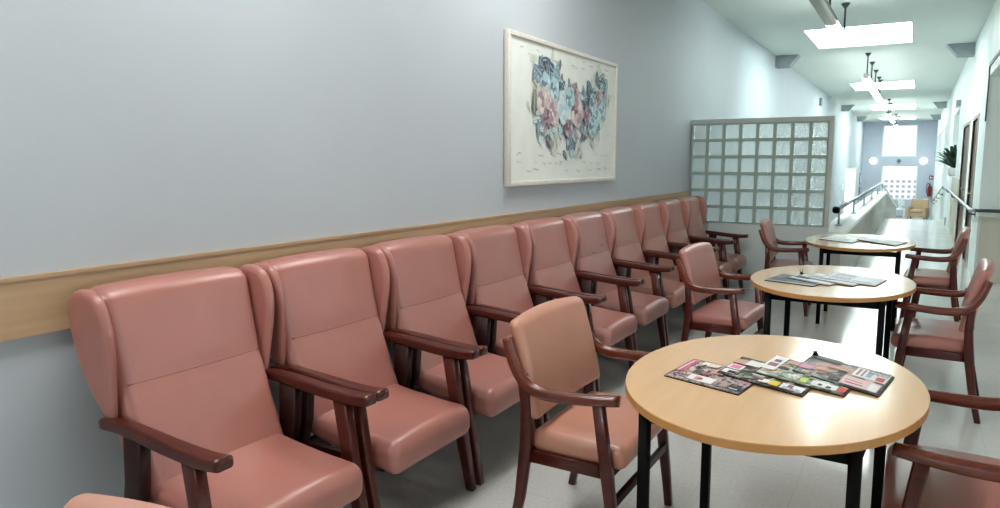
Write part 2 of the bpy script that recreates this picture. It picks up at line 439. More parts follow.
# recess on the right: its end wall, header beam, low ceiling
boxes('wall_recess', [((XR, 10.9, 0), (5.2, 11.05, 2.55))], M['pale'], 'pale wall of the side recess with handrail and panelling', 'wall')
boxes('wall_header', [((XR, -5, 2.55), (XR+.25, 10.9, CEIL))], M['white'], 'white header beam above the opening to the side recess', 'wall')
k = MB(); k.box((XR-.015, -5, 2.66), (XR, 10.88, 2.70)); k.box((XR-.015, 10.88, 2.0), (XR, 10.92, 2.70))
struct(k.build('trim_2', M['darksteel']), 'thin dark strip along the header beam at upper right', 'trim')
boxes('ceiling_recess', [((XR+.25, -5, 2.55), (5.2, 11.05, 2.65))], M['ceil'], 'low ceiling of the side recess', 'ceiling')
k = MB(); k.box((XR+.03, 10.865, 0), (5.2, 10.9, .80))
xx = XR+.03
while xx < 5:
    k.box((xx, 10.855, .02), (xx+.05, 10.865, .78)); xx += .27
k.box((XR+.0, 10.84, .80), (5.2, 10.9, .83))
struct(k.build('trim_3', M['cream']), 'cream panelled wainscot with ledge below the handrail', 'wainscot')
k = MB(); k.box((XR-.022, 16.15, 0), (XR, 18.2, 1.18)); struct(k.build('trim_4', M['cream']), 'cream wall panel below the handrail past the brown doors', 'wall panel')
# off-view enclosure; window openings behind and right of the camera added for daylight
boxes('wall_side', [((5.2, -5, 0), (5.3, 11, .9)), ((5.2, -5, 2.3), (5.3, 11, 2.65)), ((5.2, -5, .9), (5.3, -4, 2.3)), ((5.2, 10, .9), (5.3, 11.05, 2.3))], M['pale'], 'outer wall of the side recess with an added unseen window opening', 'wall')
boxes('wall_back', [((SITE_X-.1, -5.15, 0), (5.3, -5, .9)), ((SITE_X-.1, -5.15, 2.4), (5.3, -5, CEIL+.1)), ((SITE_X-.1, -5.15, .9), (-1.8, -5, 2.4)), ((0.6, -5.15, .9), (5.3, -5, 2.4))], M['pale'], 'wall behind the viewpoint with an added unseen window opening', 'wall')

# ceiling corbels
ci = 5
for yy in (14.5, 28.0, 35.4):
    for side in (-1, 1):
        k = MB(); wx = SITE_X if side < 0 else XR; s = -side
        poly = [(wx, CEIL), (wx+s*.40, CEIL), (wx+s*.24, CEIL-.2), (wx, CEIL-.2)]
        k.prism(poly, yy, yy+.3)
        struct(k.build('trim_%d' % ci, M['corbel']), '%s grey tapered ceiling corbel on the %s wall' % ({14.5: 'nearest', 28.0: 'middle', 35.4: 'farthest'}[yy], 'left' if side < 0 else 'right'), 'corbel'); ci += 1

# glass-block partition
GX0, GX1 = SITE_X, -.828
k = MB(); k.box((GX0, YP, LOW), (GX1-.12, YP+.09, .768)); k.box((GX1-.12, YP, 0), (GX1, YP+.09, .768))
part = struct(k.build('wall_partition', M['pale']), 'low partition with a glass-block screen beside the far chairs', 'partition')
NX, NZ = 8, 6
bx0, bx1, bz0, bz1 = GX0+.012, GX1-.045, .772, 1.955
px_, pz_ = (bx1-bx0)/NX, (bz1-bz0)/NZ
k = MB(); g = .018
for i in range(NX+1):
    x = bx0+i*px_; w0 = g if i else .004; w1 = g if i < NX else .004
    k.box((x-w0, YP+.0, bz0), (x+w1, YP+.085, bz1))
for j in range(NZ+1):
    z = bz0+j*pz_
    for i in range(NX): k.box((bx0+i*px_+g*.999, YP+.001, z-g if j else z), (bx0+(i+1)*px_-g*.999, YP+.084, z+g if j < NZ else z))
k.build('mortar_grid', M['mortar'], part)
k = MB(); k.box((GX0, YP-.012, bz1), (GX1, YP+.1, 2.005)); k.box((GX1-.045, YP-.012, .768), (GX1, YP+.1, bz1)); k.build('frame', M['frameg'], part)
gb = MB(); gb.rbox((px_-2*g+.004, .055, pz_-2*g+.004), .012, 3); g0 = gb.build('glass_block', M['glass'], part)
first = True
for j in range(NZ):
    for i in range(NX):
        o = g0 if first else g0.copy()
        if not first: COL.objects.link(o)
        first = False
        o.location = (bx0+(i+.5)*px_, YP+.048, bz0+(j+.5)*pz_)
k = MB(); k.box((SITE_X+.003, YP-.014, 0), (GX1, YP, .085)); struct(k.build('baseboard_partition', M['stone']), 'grey skirting at the foot of the glass-block partition', 'baseboard')
k = MB(); k.box((SITE_X, -5, 0), (SITE_X+.014, YP-.014, .085)); struct(k.build('baseboard_left', M['stone']), 'grey skirting along the left wall behind the chairs', 'baseboard')

# parapet of the stairwell, following the ramp
px0, px1 = -.93, -.70
def slopez(y): return 0 if y < 22 else max(LOW, LOW*(y-22)/14)
k = MB(); prof = [(9.0, 0, .66), (22, 0, .66), (36, LOW, LOW+.66)]
vs = []
for y, z0, z1 in prof: vs += [(px0, y, LOW-.1), (px1, y, z0-.1), (px1, y, z1), (px0, y, z1)]
fs = [(0,1,2,3), (11,10,9,8)]
for i in range(2):
    for j in range(4): fs.append((i*4+j, i*4+(j+1) % 4, i*4+4+(j+1) % 4, i*4+4+j))
k.faces(vs, fs); par = struct(k.build('wall_parapet', M['parapet']), 'low plastered parapet beside the stairwell', 'parapet')
k = MB(); k.sweep([(-.815, 8.98, .685), (-.815, 22, .685), (-.815, 36.02, LOW+.685)], (.30, .055), up=(1,0,0), corner=.15); k.build('coping', M['stone'], par)

# ------------------------------------------------------------------ rails and wall bits
hr = thing('handrail', 'steel handrail on short posts along the white stairwell parapet', 'handrail', (-.815, 9.6, .71))
k = MB(); pts = [(-.815, 9.55, .93), (-.815, 22, .93), (-.815, 36, LOW+.93)]
k.tube([(p[0]+.815, p[1]-9.6, p[2]-.71) for p in pts], .026, n=12); k.build('rail', M['steel'], hr)
k = MB(); k.rbox((.085, .07, .085), .034, 1, lambda v: (v[0], v[1]-.07, v[2]+.22), seg=4); k.build('end_knob', M['black'], hr)
for yy in (9.95, 12.4, 14.9, 17.5, 20.2, 22.9, 26, 29, 32, 35):
    z = slopez(yy)
    k = MB(); k.tube([(0, yy-9.6, z), (0, yy-9.6, z+.2)], .013, n=8); k.lathe([(.045, z-.001), (.045, z+.012), (.02, z+.018)], (0, yy-9.6, 0), 12)
    k.build('post', M['steel'], hr)
hr = thing('handrail', 'wall handrail turning the corner below the brown doors at right', 'handrail', (.61, 10.8, 0))
def hp(x, y, z): return (x-.61, y-10.8, z)
k = MB(); k.tube([hp(5.1, 10.78, .9), hp(.75, 10.78, .9), hp(.66, 10.79, .9)], .022, n=10); k.build('rail', M['darksteel'], hr)
k = MB(); k.tube([hp(.66, 10.79, .9), hp(.625, 10.82, .9), hp(.61, 10.9, .9), hp(.61, 22, .9), hp(.61, 36, .9+LOW)], .022, n=10); k.build('rail', M['steel'], hr)
for yy in (11.4, 13.8, 16.6, 19.4, 22.4, 25.5, 28.5, 31.5, 34.5):
    z = .9+slopez(yy)
    k = MB(); k.tube([hp(.61, yy, z-.01), hp(.61, yy, z-.06), hp(.64, yy, z-.085), hp(XR, yy, z-.085)], .011, n=8); k.lathe([(.035, .655-.61+.035), (.035, XR-.61)], hp(.61, yy, z-.085), 12, axis='x'); k.build('bracket', M['darksteel'], hr)
for xx in (1.1, 2.4, 3.8):
    k = MB(); k.tube([hp(xx, 10.78, .89), hp(xx, 10.78, .84), hp(xx, 10.85, .82)], .011, n=8); k.build('bracket', M['darksteel'], hr)

def small_box(name, a, c, m, label, cat, bev=.006):
    k = MB(); k.box(a, c, bev=bev); return tag(k.build(name, m), label, cat)
small_box('wall_sensor', (SITE_X, 21.55, 3.02), (SITE_X+.05, 21.85, 3.22), M['dull'], 'small dark sensor box high on the left wall above the glass blocks', 'sensor')
small_box('light_switch', (SITE_X, 29.6, .46), (SITE_X+.03, 30.3, .68), M['white'], 'white switch plate on the left wall above the stairwell', 'switch')
small_box('wall_outlet', (SITE_X, 29.0, -.08), (SITE_X+.03, 29.4, .06), M['stone'], 'small grey outlet on the left wall under the switch plate', 'outlet')
small_box('floor_socket', (XR-.07, 19.9, .02), (XR, 20.25, .2), M['dull'], 'grey socket box low on the right wall under the plant', 'socket')
e = thing('emergency_light', 'small white emergency light above the opening in the right wall', 'emergency light', (XR, 18.4, 2.66))
k = MB(); k.box((-.09, -.3, 0), (0, .3, .13), bev=.01); k.build('casing', M['white'], e)
k = MB(); k.box((-.085, -.33, .005), (0, -.302, .125)); k.build('end_plate', M['corbel'], e)
n_ = thing('notice_board', 'narrow dark framed notices on the far left wall near the end', 'notice', (SITE_X, 39.6, .4))
k = MB(); k.box((0, -.35, .02), (.03, .35, .55)); k.build('frame', M['dull'], n_)
k = MB(); k.box((.03, -.28, .08), (.034, .28, .49)); k.build('sheet', M['white'], n_)
k = MB(); k.box((0, -.3, -.75), (.03, .3, -.1)); k.build('frame', M['dull'], n_)

for x, s in ((-1.92, 'left'), (.23, 'right')):
    t = thing('wall_lamp', 'round glowing wall lamp on the far wall %s of the windows' % s, 'wall lamp', (x, 40.5, 1.55), 0, 'round lamps on the far wall')
    k = MB(); k.lathe([(.1, 0), (.1, -.05), (.06, -.06)], (0,0,0), 20, axis='y'); k.build('base', M['steel'], t)
    k = MB(); k.lathe([(.04, -.05), (.12, -.07), (.165, -.11), (.16, -.15), (.11, -.18), (.04, -.2)], (0,0,0), 24, axis='y'); k.build('globe', M['sconce'], t)
k = MB(); k.lathe([(.09, 0), (.09, -.04), (.06, -.07)], (-.81, 40.5, 1.55), 16, axis='y'); tag(k.build('alarm_sounder', M['dull']), 'small grey round alarm between the two far windows', 'alarm')

# fire sign and extinguisher
t = thing('fire_sign', 'small red square fire sign on the far wall', 'sign', (.60, 40.5, .66))
k = MB(); k.box((-.09, -.012, 0), (.09, 0, .2)); k.build('plate', M['red'], t)
k = MB(); k.box((-.05, -.015, .05), (-.015, -.012, .15)); k.box((.0, -.015, .1), (.05, -.012, .13)); k.box((0, -.015, .05), (.05, -.012, .07)); k.build('symbol', M['white'], t)
t = thing('fire_extinguisher', 'dark red fire extinguisher hanging on the far wall under the sign', 'fire extinguisher', (.56, 40.4, -.14))
k = MB(); k.lathe([(.02, 0), (.085, .01), (.09, .04), (.09, .42), (.07, .48), (.035, .52), (.03, .56)], (0,0,0), 20); k.build('cylinder', M['red'], t)
k = MB(); k.tube([(0,0,.55), (0,0,.62)], .025); k.tube([(-.02, 0, .62), (-.13, -.02, .64)], .012); k.tube([(-.02, 0, .6), (-.12, -.02, .58)], .01); k.build('valve_handle', M['black'], t)
k = MB(); k.tube(spline([(.02, -.02, .6), (-.12, -.06, .56), (-.14, -.05, .35), (-.11, -.04, .15)]), .013); k.build('hose', M['black'], t)
k = MB(); k.box((-.04, .05, .3), (.04, .1, .36)); k.build('wall_bracket', M['darksteel'], t)

# potted plant on the ledge
t = thing('potted_plant', 'dark green leafy plant in a white pot on the ledge of the right wall', 'plant', (XR+.02, 19.4, 1.18))
k = MB(); k.lathe([(.07, 0), (.1, .01), (.13, .17), (.14, .19), (.12, .19), (.11, .15)], (0,0,0), 20); k.build('pot', M['white'], t)
k = MB(); k.lathe([(.108, .15), (.02, .17)], (0,0,0), 16); k.build('soil', M['brown'], t)
k = MB()
for i in range(64):
    an = random.uniform(0, 2*PI); R = random.uniform(.12, .56); H = random.uniform(.08, .42)*(1.25-R); w = random.uniform(.03, .055)
    dx, dy = math.cos(an)*.95, math.sin(an)
    pts = [Vector((dx*R*q, dy*R*q, .17+H*math.sin(q*1.9)*1.1+.1*q)) for q in (0, .25, .5, .75, 1)]
    sd = Vector((-dy, dx, 0)).normalized()
    ws = [.006, w*.7, w, w*.7, .003]
    vs = []
    for p, ww in zip(pts, ws): vs += [tuple(p-sd*ww), tuple(p+Vector((0,0,-ww*.35))), tuple(p+sd*ww)]
    fs = []
    for j in range(4):
        fs += [(j*3, j*3+1, j*3+4, j*3+3), (j*3+1, j*3+2, j*3+5, j*3+4)]
    k.faces(vs, fs, None, True)
k.build('leaves', M['leaf'], t)

# ceiling luminaires along the corridor axis
def luminaire(y0, y1, lit, label, rods, x=-.90, z=2.98, glow='tube'):
    t = thing('ceiling_luminaire', label, 'ceiling light', (x, (y0+y1)/2, CEIL), 0, 'hanging luminaires along the corridor')
    h = (y1-y0)/2; dz = z-CEIL
    k = MB(); k.box((-.035, -h, dz+.03), (.035, h, dz+.085)); k.box((-.05, -h-.012, dz-.012), (.05, -h, dz+.05)); k.box((-.05, h, dz-.012), (.05, h+.012, dz+.05)); k.build('housing', M['housing'], t)
    k = MB(); k.sweep([(0, -h+.002, dz), (0, h-.002, dz)], (.12, .07), up=(1,0,0), corner=.45, k=5); k.build('diffuser', M[glow] if lit else M['khaki'], t)
    for yy in rods:
        q = yy-(y0+y1)/2
        k = MB(); k.tube([(0, q, dz+.08), (0, q, -.03)], .012, n=8); k.lathe([(.016, -.06), (.05, -.012), (.05, 0)], (0, q, 0), 14); k.build('suspension_rod', M['darksteel'], t)
    return t
luminaire(4.6, 8.70, False, 'unlit khaki end of hanging luminaire at the top edge', (5.2, 7, 8.5))
luminaire(8.73, 10.3, True, 'lit hanging luminaire in front of the nearest skylight', (10.2,))
luminaire(14.7, 20.0, True, 'lit hanging luminaire crossing the second skylight', (14.95, 16.3, 17.75, 19.2, 19.9))
luminaire(25.9, 31.0, True, 'lit hanging luminaire at the third skylight', (26.05, 27.8, 30.4))
luminaire(34.0, 38.4, True, 'most distant lit hanging luminaire before the end wall', (34.2, 36.2, 38))
for yy, w in ((-.3, 'nearest the viewer'), (1.9, 'second from the viewer'), (4.2, 'third from the viewer')):  # unseen panels added to light the near seating from above
    t = thing('added_fill_panel', 'added unseen fill light flush in the ceiling over the wall chairs, %s' % w, 'ceiling light', (-1.62, yy, CEIL), 0, 'added fill panels over the wall chairs')
    k = MB()
    k.box((-.34, -.64, -.03), (-.3, .64, 0)); k.box((.3, -.64, -.03), (.34, .64, 0)); k.box((-.3, -.64, -.03), (.3, -.6, 0)); k.box((-.3, .6, -.03), (.3, .64, 0)); k.build('frame', M['white'], t)
    k = MB(); k.box((-.3, -.6, -.022), (.3, .6, -.002)); k.build('diffuser', M['added_near_glow'], t)
for yy, w in ((1.5, 'nearer'), (6.5, 'farther')):  # more unseen panels, added to brighten the recess side
    t = thing('added_fill_panel', '%s added unseen square fill panel in the recess ceiling' % w, 'ceiling light', (2.9, yy, 2.55))
    k = MB(); k.box((-.34, -.34, -.03), (.34, .34, 0)); k.build('frame', M['white'], t)
    k = MB(); k.box((-.3, -.3, -.034), (.3, .3, -.029)); k.build('diffuser', M['tube'], t)

# building outside the far window
t = thing('apartment_building', 'pale facade with rows of windows seen through the far lower window', 'building', (-1, 70, -6))
k = MB(); k.box((-9, 0, 0), (9, 6, 7.2)); k.build('facade', M['facade'], t)
for r in range(5):
    for c in range(9):
        k = MB(); k.box((-2.2+c*.43, -.05, 4.1+r*.42), (-1.98+c*.43, .0, 4.29+r*.42)); k.build('facade_window', M['facwin'], t)

# ------------------------------------------------------------------ winged chairs along the wall
def make_wing_chair():
    t = thing('wing_chair', 'x', 'armchair', (0,0,0), 0, 'high-backed winged chairs in a row along the wall')
    # backrest: front face profile and thickness by height
    fx = [(.40, -.005), (.46, -.03), (.60, -.085), (.785, -.152), (.95, -.19), (1.06, -.212), (1.11, -.235)]
    th = [(.40, .14), (.6, .135), (.9, .125), (1.11, .11)]
    def wb(v):
        z = v[2]+.755; y = v[1]
        u = (v[0]+.06)/.12                       # 0 rear .. 1 front
        f = lerp_tab(fx, z); tt = lerp_tab(th, z)
        crown = .014*(1-(y/.3)**2)*(1 if u > .5 else 0)
        seam = -.008*math.exp(-((z-.79)/.010)**2) if u > .5 else 0
        dip = -.012*max(0, (z-1.04)/.07)*(abs(y)/.3)**3
        wy = y*(1+.035*(z-.46)/.6)
        return (f-tt*(1-u)+crown+seam, wy, z+dip)
    k = MB(); k.rbox((.12, .575, .70), .042, 26, wb, seg=4); bk = k.build('backrest', M['vinyl'], t)
    k = MB(); k.tube([(lerp_tab(fx, .79)+.014*(1-(y/.3)**2)-.0035, y, .79) for y in [-.27+.54*i/24 for i in range(25)]], .003, n=6); k.build('seam', M['piping'], bk)
    # wings
    out = closed_spline([(-.185,.678), (-.160,.69), (-.146,.78), (-.130,.90), (-.131,.985), (-.152,1.05), (-.19,1.092), (-.26,1.102), (-.318,1.072), (-.334,.99), (-.312,.88), (-.272,.78), (-.215,.70)], 4)
    for s in (-1, 1):
        k = MB(); k.prism(out, -.024, .024, rnd=.023, smooth=True)
        for v in k.bm.verts:
            lean = .02*(v.co.z-.69)/.4
            fr = max(0, min(1, (v.co.x+.22)/.10)); v.co.y = s*(.310+lean+.006*fr)+v.co.y*(.72+.28*min(1, (v.co.z-.66)/.2))*(1-.35*fr)
        k.build('wing', M['vinyl'], t)
    # seat cushion
    zt = [(-.10, .49), (.05, .468), (.2, .452), (.37, .44)]
    zb = [(-.10, .40), (.1, .35), (.37, .302)]
    def ws(v):
        x = v[0]+.135; u = (v[2]+.065)/.13
        tp = lerp_tab(zt, x)+.012*(1-(v[1]/.28)**2); bt = lerp_tab(zb, x)
        return (x, v[1], bt+(tp-bt)*u)
    k = MB(); k.rbox((.47, .552, .13), .05, 14, ws, seg=5); k.build('seat', M['vinyl'], t)
    # frame
    for s in (-1, 1):
        yl = s*.322
        arm = spline([(-.205,yl,.672), (-.12,yl,.677), (0,yl,.668), (.14,yl,.655), (.27,yl,.648), (.352,yl,.654)], 4)
        n = len(arm)
        k = MB(); k.sweep(arm, [(.044+.02*min(1, i/n*1.3), .036+.008*math.sin(i/n*PI)) for i in range(n)], corner=.28); am = k.build('armrest', M['mahog'], t)
        k = MB(); k.box((.350, yl-.030, .669), (.3536, yl-.020, .6735)); k.build('chipped_edge', M['chip'], am)
        k = MB(); k.sweep([(.215,yl,.64), (.25,yl,.42), (.28,yl+.014,.2), (.305,yl+.034,0)], [(.042,.062), (.042,.058), (.04,.05), (.036,.038)], corner=.15, k=2); k.build('front_leg', M['mahog'], t)
        k = MB(); k.sweep([(-.045,yl,.65), (-.055,yl,.5), (-.10,yl,.3), (-.19,yl,0)], [(.042,.085), (.042,.08), (.04,.065), (.036,.042)], corner=.15, k=2); k.build('rear_leg', M['darkwood'], t)
        k = MB(); k.box((-.08, yl-.014, .33), (.26, yl+.014, .40), bev=.004); k.build('side_rail', M['darkwood'], t)
    k = MB(); k.box((.215, -.31, .30), (.24, .31, .36), bev=.004); k.build('front_rail', M['darkwood'], t)
    k = MB(); k.box((-.12, -.31, .30), (-.095, .31, .37), bev=.004); k.build('rear_rail', M['darkwood'], t)
    return t
TINT = [(1,1,1,1), (.98,.97,.97,1), (.95,.97,.97,1), (.9,.94,.97,1), (.93,.97,1,1), (.98,1.1,1.22,1), (1,1.08,1.05,1), (1,1.05,1,1), (.95,.98,.95,1), (.9,.95,.88,1)]
BND = [1.277, 1.985, 2.70, 3.425, 4.165, 4.905, 5.65, 6.40, 7.16, 7.92, 8.665]
ORD = ['first winged salmon chair, nearest the viewer, at the left edge', 'second winged salmon chair in the wall row counting from the viewer', 'third winged salmon chair in the wall row counting from the viewer', 'fourth winged salmon chair in the wall row, just behind the peach armchair',
       'fifth winged pink chair in the wall row, right of the chair behind the peach armchair', 'sixth winged chair in the wall row, mauve-pink with small tears in its back', 'seventh winged chair in the wall row, just beyond the torn mauve one', 'eighth winged chair in the wall row, third from the glass blocks', 'ninth winged chair in the wall row, next to last before the glass blocks', 'last winged tan-pink chair of the wall row, beside the glass blocks']
wc = make_wing_chair()
for i in range(10):
    yc = (BND[i]+BND[i+1])/2; sy = (BND[i+1]-BND[i]-.012)/.702
    if i == 0:
        wc.location = (-2.0, yc, 0); wc['label'] = ORD[0]; paint(wc, TINT[0])
        continue
    o = dup(wc, (-2.0, yc, 0), 0, ORD[i], tint=TINT[i], sy=sy)
    if i == 5:
        bk = [c for c in o.children if c.name.startswith('backrest')][0]
        k = MB()
        for y, z in ((-.075, .80), (.085, .845)):
            x = -.138; k.faces([(x, y-.025, z), (x+.004, y, z+.007), (x, y+.027, z+.004), (x+.003, y, z-.004)], [(0,1,2,3)])
        k.build('torn_patch', M['darkwood'], bk)
wc.scale = (1, (BND[1]-BND[0]-.012)/.702, 1)

# ------------------------------------------------------------------ low armchairs at the tables
def make_armchair():
    t = thing('armchair', 'x', 'armchair', (0,0,0), 0, 'low bentwood-armed chairs at the tables')
    fx = [(.50, -.105), (.62, -.128), (.78, -.167), (.90, -.205)]
    def wb(v):
        z = v[2]+.71; u = (v[0]+.03)/.06; y = v[1]
        cv = .03*(y/.3)**2
        crown = .012*(1-(y/.3)**2)*(u-.5)
        return (lerp_tab(fx, z)-.058*(1-u)+crown+cv*.5, y*(1-.04*(z-.52)/.4), z+.016*(1-(y/.3)**2)*max(0, (z-.72)/.2))
    k = MB(); k.rbox((.06, .648, .375), .029, 16, wb, seg=4); k.build('backrest', M['vinyl'], t)
    def ws(v):
        u = (v[2]+.038)/.076
        w = 1-.05*max(0, (-v[0])/.2)
        return (v[0]+.048, v[1]*w,   .384+(.092+.014*(1-(v[1]/.28)**2)*(1-(v[0]/.2)**2))*u-(.012*max(0, v[0]/.2)**2)*u)
    k = MB(); k.rbox((.395, .612, .076), .036, 12, ws, seg=4); k.build('seat', M['vinyl'], t)
    for s in (-1, 1):
        arm = spline([(.222,s*.318,.655), (.12,s*.335,.648), (0,s*.342,.643), (-.09,s*.342,.648), (-.145,s*.340,.674), (-.185,s*.337,.725), (-.210,s*.333,.780), (-.228,s*.329,.835)], 4)
        n = len(arm)
        k = MB(); k.sweep(arm, [(.046-.012*(i/n), .038+.010*math.sin(i/n*PI)) for i in range(n)], corner=.42, k=4); a = k.build('armrest', M['mahogl'], t)
        k = MB(); k.box((.2205, s*.318+.010, .660), (.2236, s*.318+.017, .670)); k.build('chipped_end', M['chip'], a)
        k = MB(); k.sweep([(.148,s*.330,.64), (.185,s*.322,.36), (.215,s*.318,.12), (.228,s*.315,0)], [(.034,.044), (.034,.046), (.032,.038), (.03,.032)], corner=.2, k=2); k.build('front_leg', M['mahog'], t)
        k = MB(); k.sweep([(-.163,s*.325,.70), (-.150,s*.312,.56), (-.155,s*.305,.42), (-.185,s*.30,.2), (-.228,s*.295,0)], [(.034,.036), (.034,.044), (.034,.05), (.032,.04), (.03,.032)], corner=.2, k=2); k.build('rear_leg', M['mahog'], t)
        k = MB(); k.sweep([(-.158,s*.300,.376), (.185,s*.308,.376)], (.026,.05), corner=.15, k=2); k.build('side_rail', M['mahog'], t)
        k = MB(); k.sweep([(-.19,s*.297,.235), (.205,s*.302,.215)], (.02,.034), corner=.2, k=2) if False else k.box((-.175, s*.29-.012, .545), (-.15, s*.29+.012, .57)); k.build('back_stub', M['darkwood'], t)
    k = MB(); k.sweep([(.178,-.30,.374), (.178,.30,.374)], (.05,.026), up=(0,0,1), corner=.15, k=2); k.build('front_rail', M['darkwood'], t)
    k = MB(); k.sweep([(-.155,-.30,.376), (-.155,.30,.376)], (.052,.026), up=(0,0,1), corner=.15, k=2); k.build('rear_rail', M['darkwood'], t)
    k = MB(); k.sweep([(.205,-.298,.265), (.205,.298,.265)], (.034,.022), up=(0,0,1), corner=.2, k=2); k.build('stretcher', M['darkwood'], t)
    k = MB(); k.sweep([(-.153,-.30,.548), (-.153,.30,.548)], (.034,.024), up=(0,0,1), corner=.2, k=2); k.build('back_rail', M['darkwood'], t)
    return t
R = math.radians
ac = make_armchair()
ac.location = (-1.09, 2.69, 0); ac['label'] = 'peach low armchair at the left of the nearest table'; paint(ac, (1.32, 1.55, 1.3, 1))
for loc, rz, lab, tint in (
    ((-1.145, 5.22, 0), R(-3), 'pink low armchair at the left of the middle table', (1.08, 1.1, 1.15, 1)),
    ((-1.11, 7.85, 0), R(4), 'brownish low armchair at the left of the farthest table, against the glass blocks', (.95, 1.05, .95, 1)),
    ((.213, 2.69, 0), R(180), 'low armchair at the right of the nearest table, cut by the right edge', (.98, 1, 1, 1)),
    ((.180, 5.19, 0), R(177), 'pink low armchair at the right of the middle table', (1.08, 1.1, 1.12, 1)),
    ((.195, 7.80, 0), R(177), 'low armchair at the right of the farthest table', (1.05, 1.1, 1.08, 1)),
    ((-.995, .505, 0), R(-88), 'peach chair back just showing at the bottom left corner', (1.35, 1.75, 1.6, 1))):
    dup(ac, loc, rz, lab, tint=tint)

# ------------------------------------------------------------------ tables
def make_table(loc, rz, leg_c, leg_rz, a, bb, label):
    t = thing('dining_table', label, 'table', loc, rz, 'beech tables down the middle')
    N = 72; k = MB(); prof = [(.985, .711), (1, .714), (1, .7375), (.997, .74)]
    vs = []
    for sc, z in prof:
        for q in range(N):
            an = q/N*2*PI; vs.append((a*sc*math.cos(an), bb*sc*math.sin(an), z))
    fs = [(i*N+j, i*N+(j+1) % N, (i+1)*N+(j+1) % N, (i+1)*N+j) for i in range(3) for j in range(N)]
    k.faces(vs, fs, M['beechedge'])
    k.faces(vs[3*N:], [tuple(range(N))], M['beech']); k.faces(vs[:N], [tuple(reversed(range(N)))], M['beechedge'])
    bmesh.ops.remove_doubles(k.bm, verts=k.bm.verts, dist=1e-5)
    k.build('tabletop', None, t)
    rot = Matrix.Rotation(leg_rz-rz, 3, 'Z'); c = Matrix.Rotation(-rz, 3, 'Z') @ Vector((leg_c[0]-loc[0], leg_c[1]-loc[1], 0))
    L = [rot @ Vector((sx*.31, sy*.33, 0))+c for sx, sy in ((-1,-1),(1,-1),(1,1),(-1,1))]
    for p in L:
        k = MB(); k.sweep([(p.x, p.y, 0), (p.x, p.y, .711)], (.034,.034), corner=.12, k=2, up=tuple(rot @ Vector((1,0,0)))); lg = k.build('leg', M['black'], t)
    k = MB()
    for i in range(4):
        p, q = L[i], L[(i+1) % 4]
        k.sweep([(p.x, p.y, .687), (q.x, q.y, .687)], (.045,.024), corner=.15, k=2, up=(0,0,1))
    k.build('apron', M['black'], t)
    return t
make_table((-.405, 2.660, 0), 0, (-.385, 2.51), R(-4), .488, .68, 'nearest oval beech table with colourful magazines on it')
make_table((-.447, 5.135, 0), 0, (-.425, 4.95), R(-2), .487, .705, 'middle oval beech table between two pink armchairs')
make_table((-.452, 7.83, 0), 0, (-.412, 7.58), R(0), .483, .745, 'farthest oval beech table, with open papers, near the parapet')

# ------------------------------------------------------------------ magazines
SKIN, WHT, BLK, PNK, GRN, GRY, RED, YEL, BLU = (206,160,140), (236,234,232), (28,26,28), (222,120,150), (120,150,96), (110,116,118), (200,60,44), (230,205,40), (150,176,200)
C = {'collage': cover_mat('collage_cover', 1.3, [BLK, BLK, (120,90,80), WHT, (170,80,100), BLK, BLK], 26),
     'dark': cover_mat('dark_photo_cover', 4.1, [BLK, BLK, (50,44,42), (120,100,90), WHT, SKIN], 16),
     'green': cover_mat('green_photo_cover', 7.7, [BLK, (60,80,50), GRN, WHT, (200,210,190), BLK], 22),
     'grey': cover_mat('grey_photo_cover', 9.2, [(70,76,78), GRY, (160,168,168), SKIN, (220,190,170)], 9),
     'pale': cover_mat('pale_print_cover', 12.4, [(150,156,164), (206,216,226), WHT, WHT, (222,230,238)], 20),
     'slate': cover_mat('slate_cover', 15.1, [(40,44,50), (76,82,90), (110,116,124), (150,156,164)], 12)}
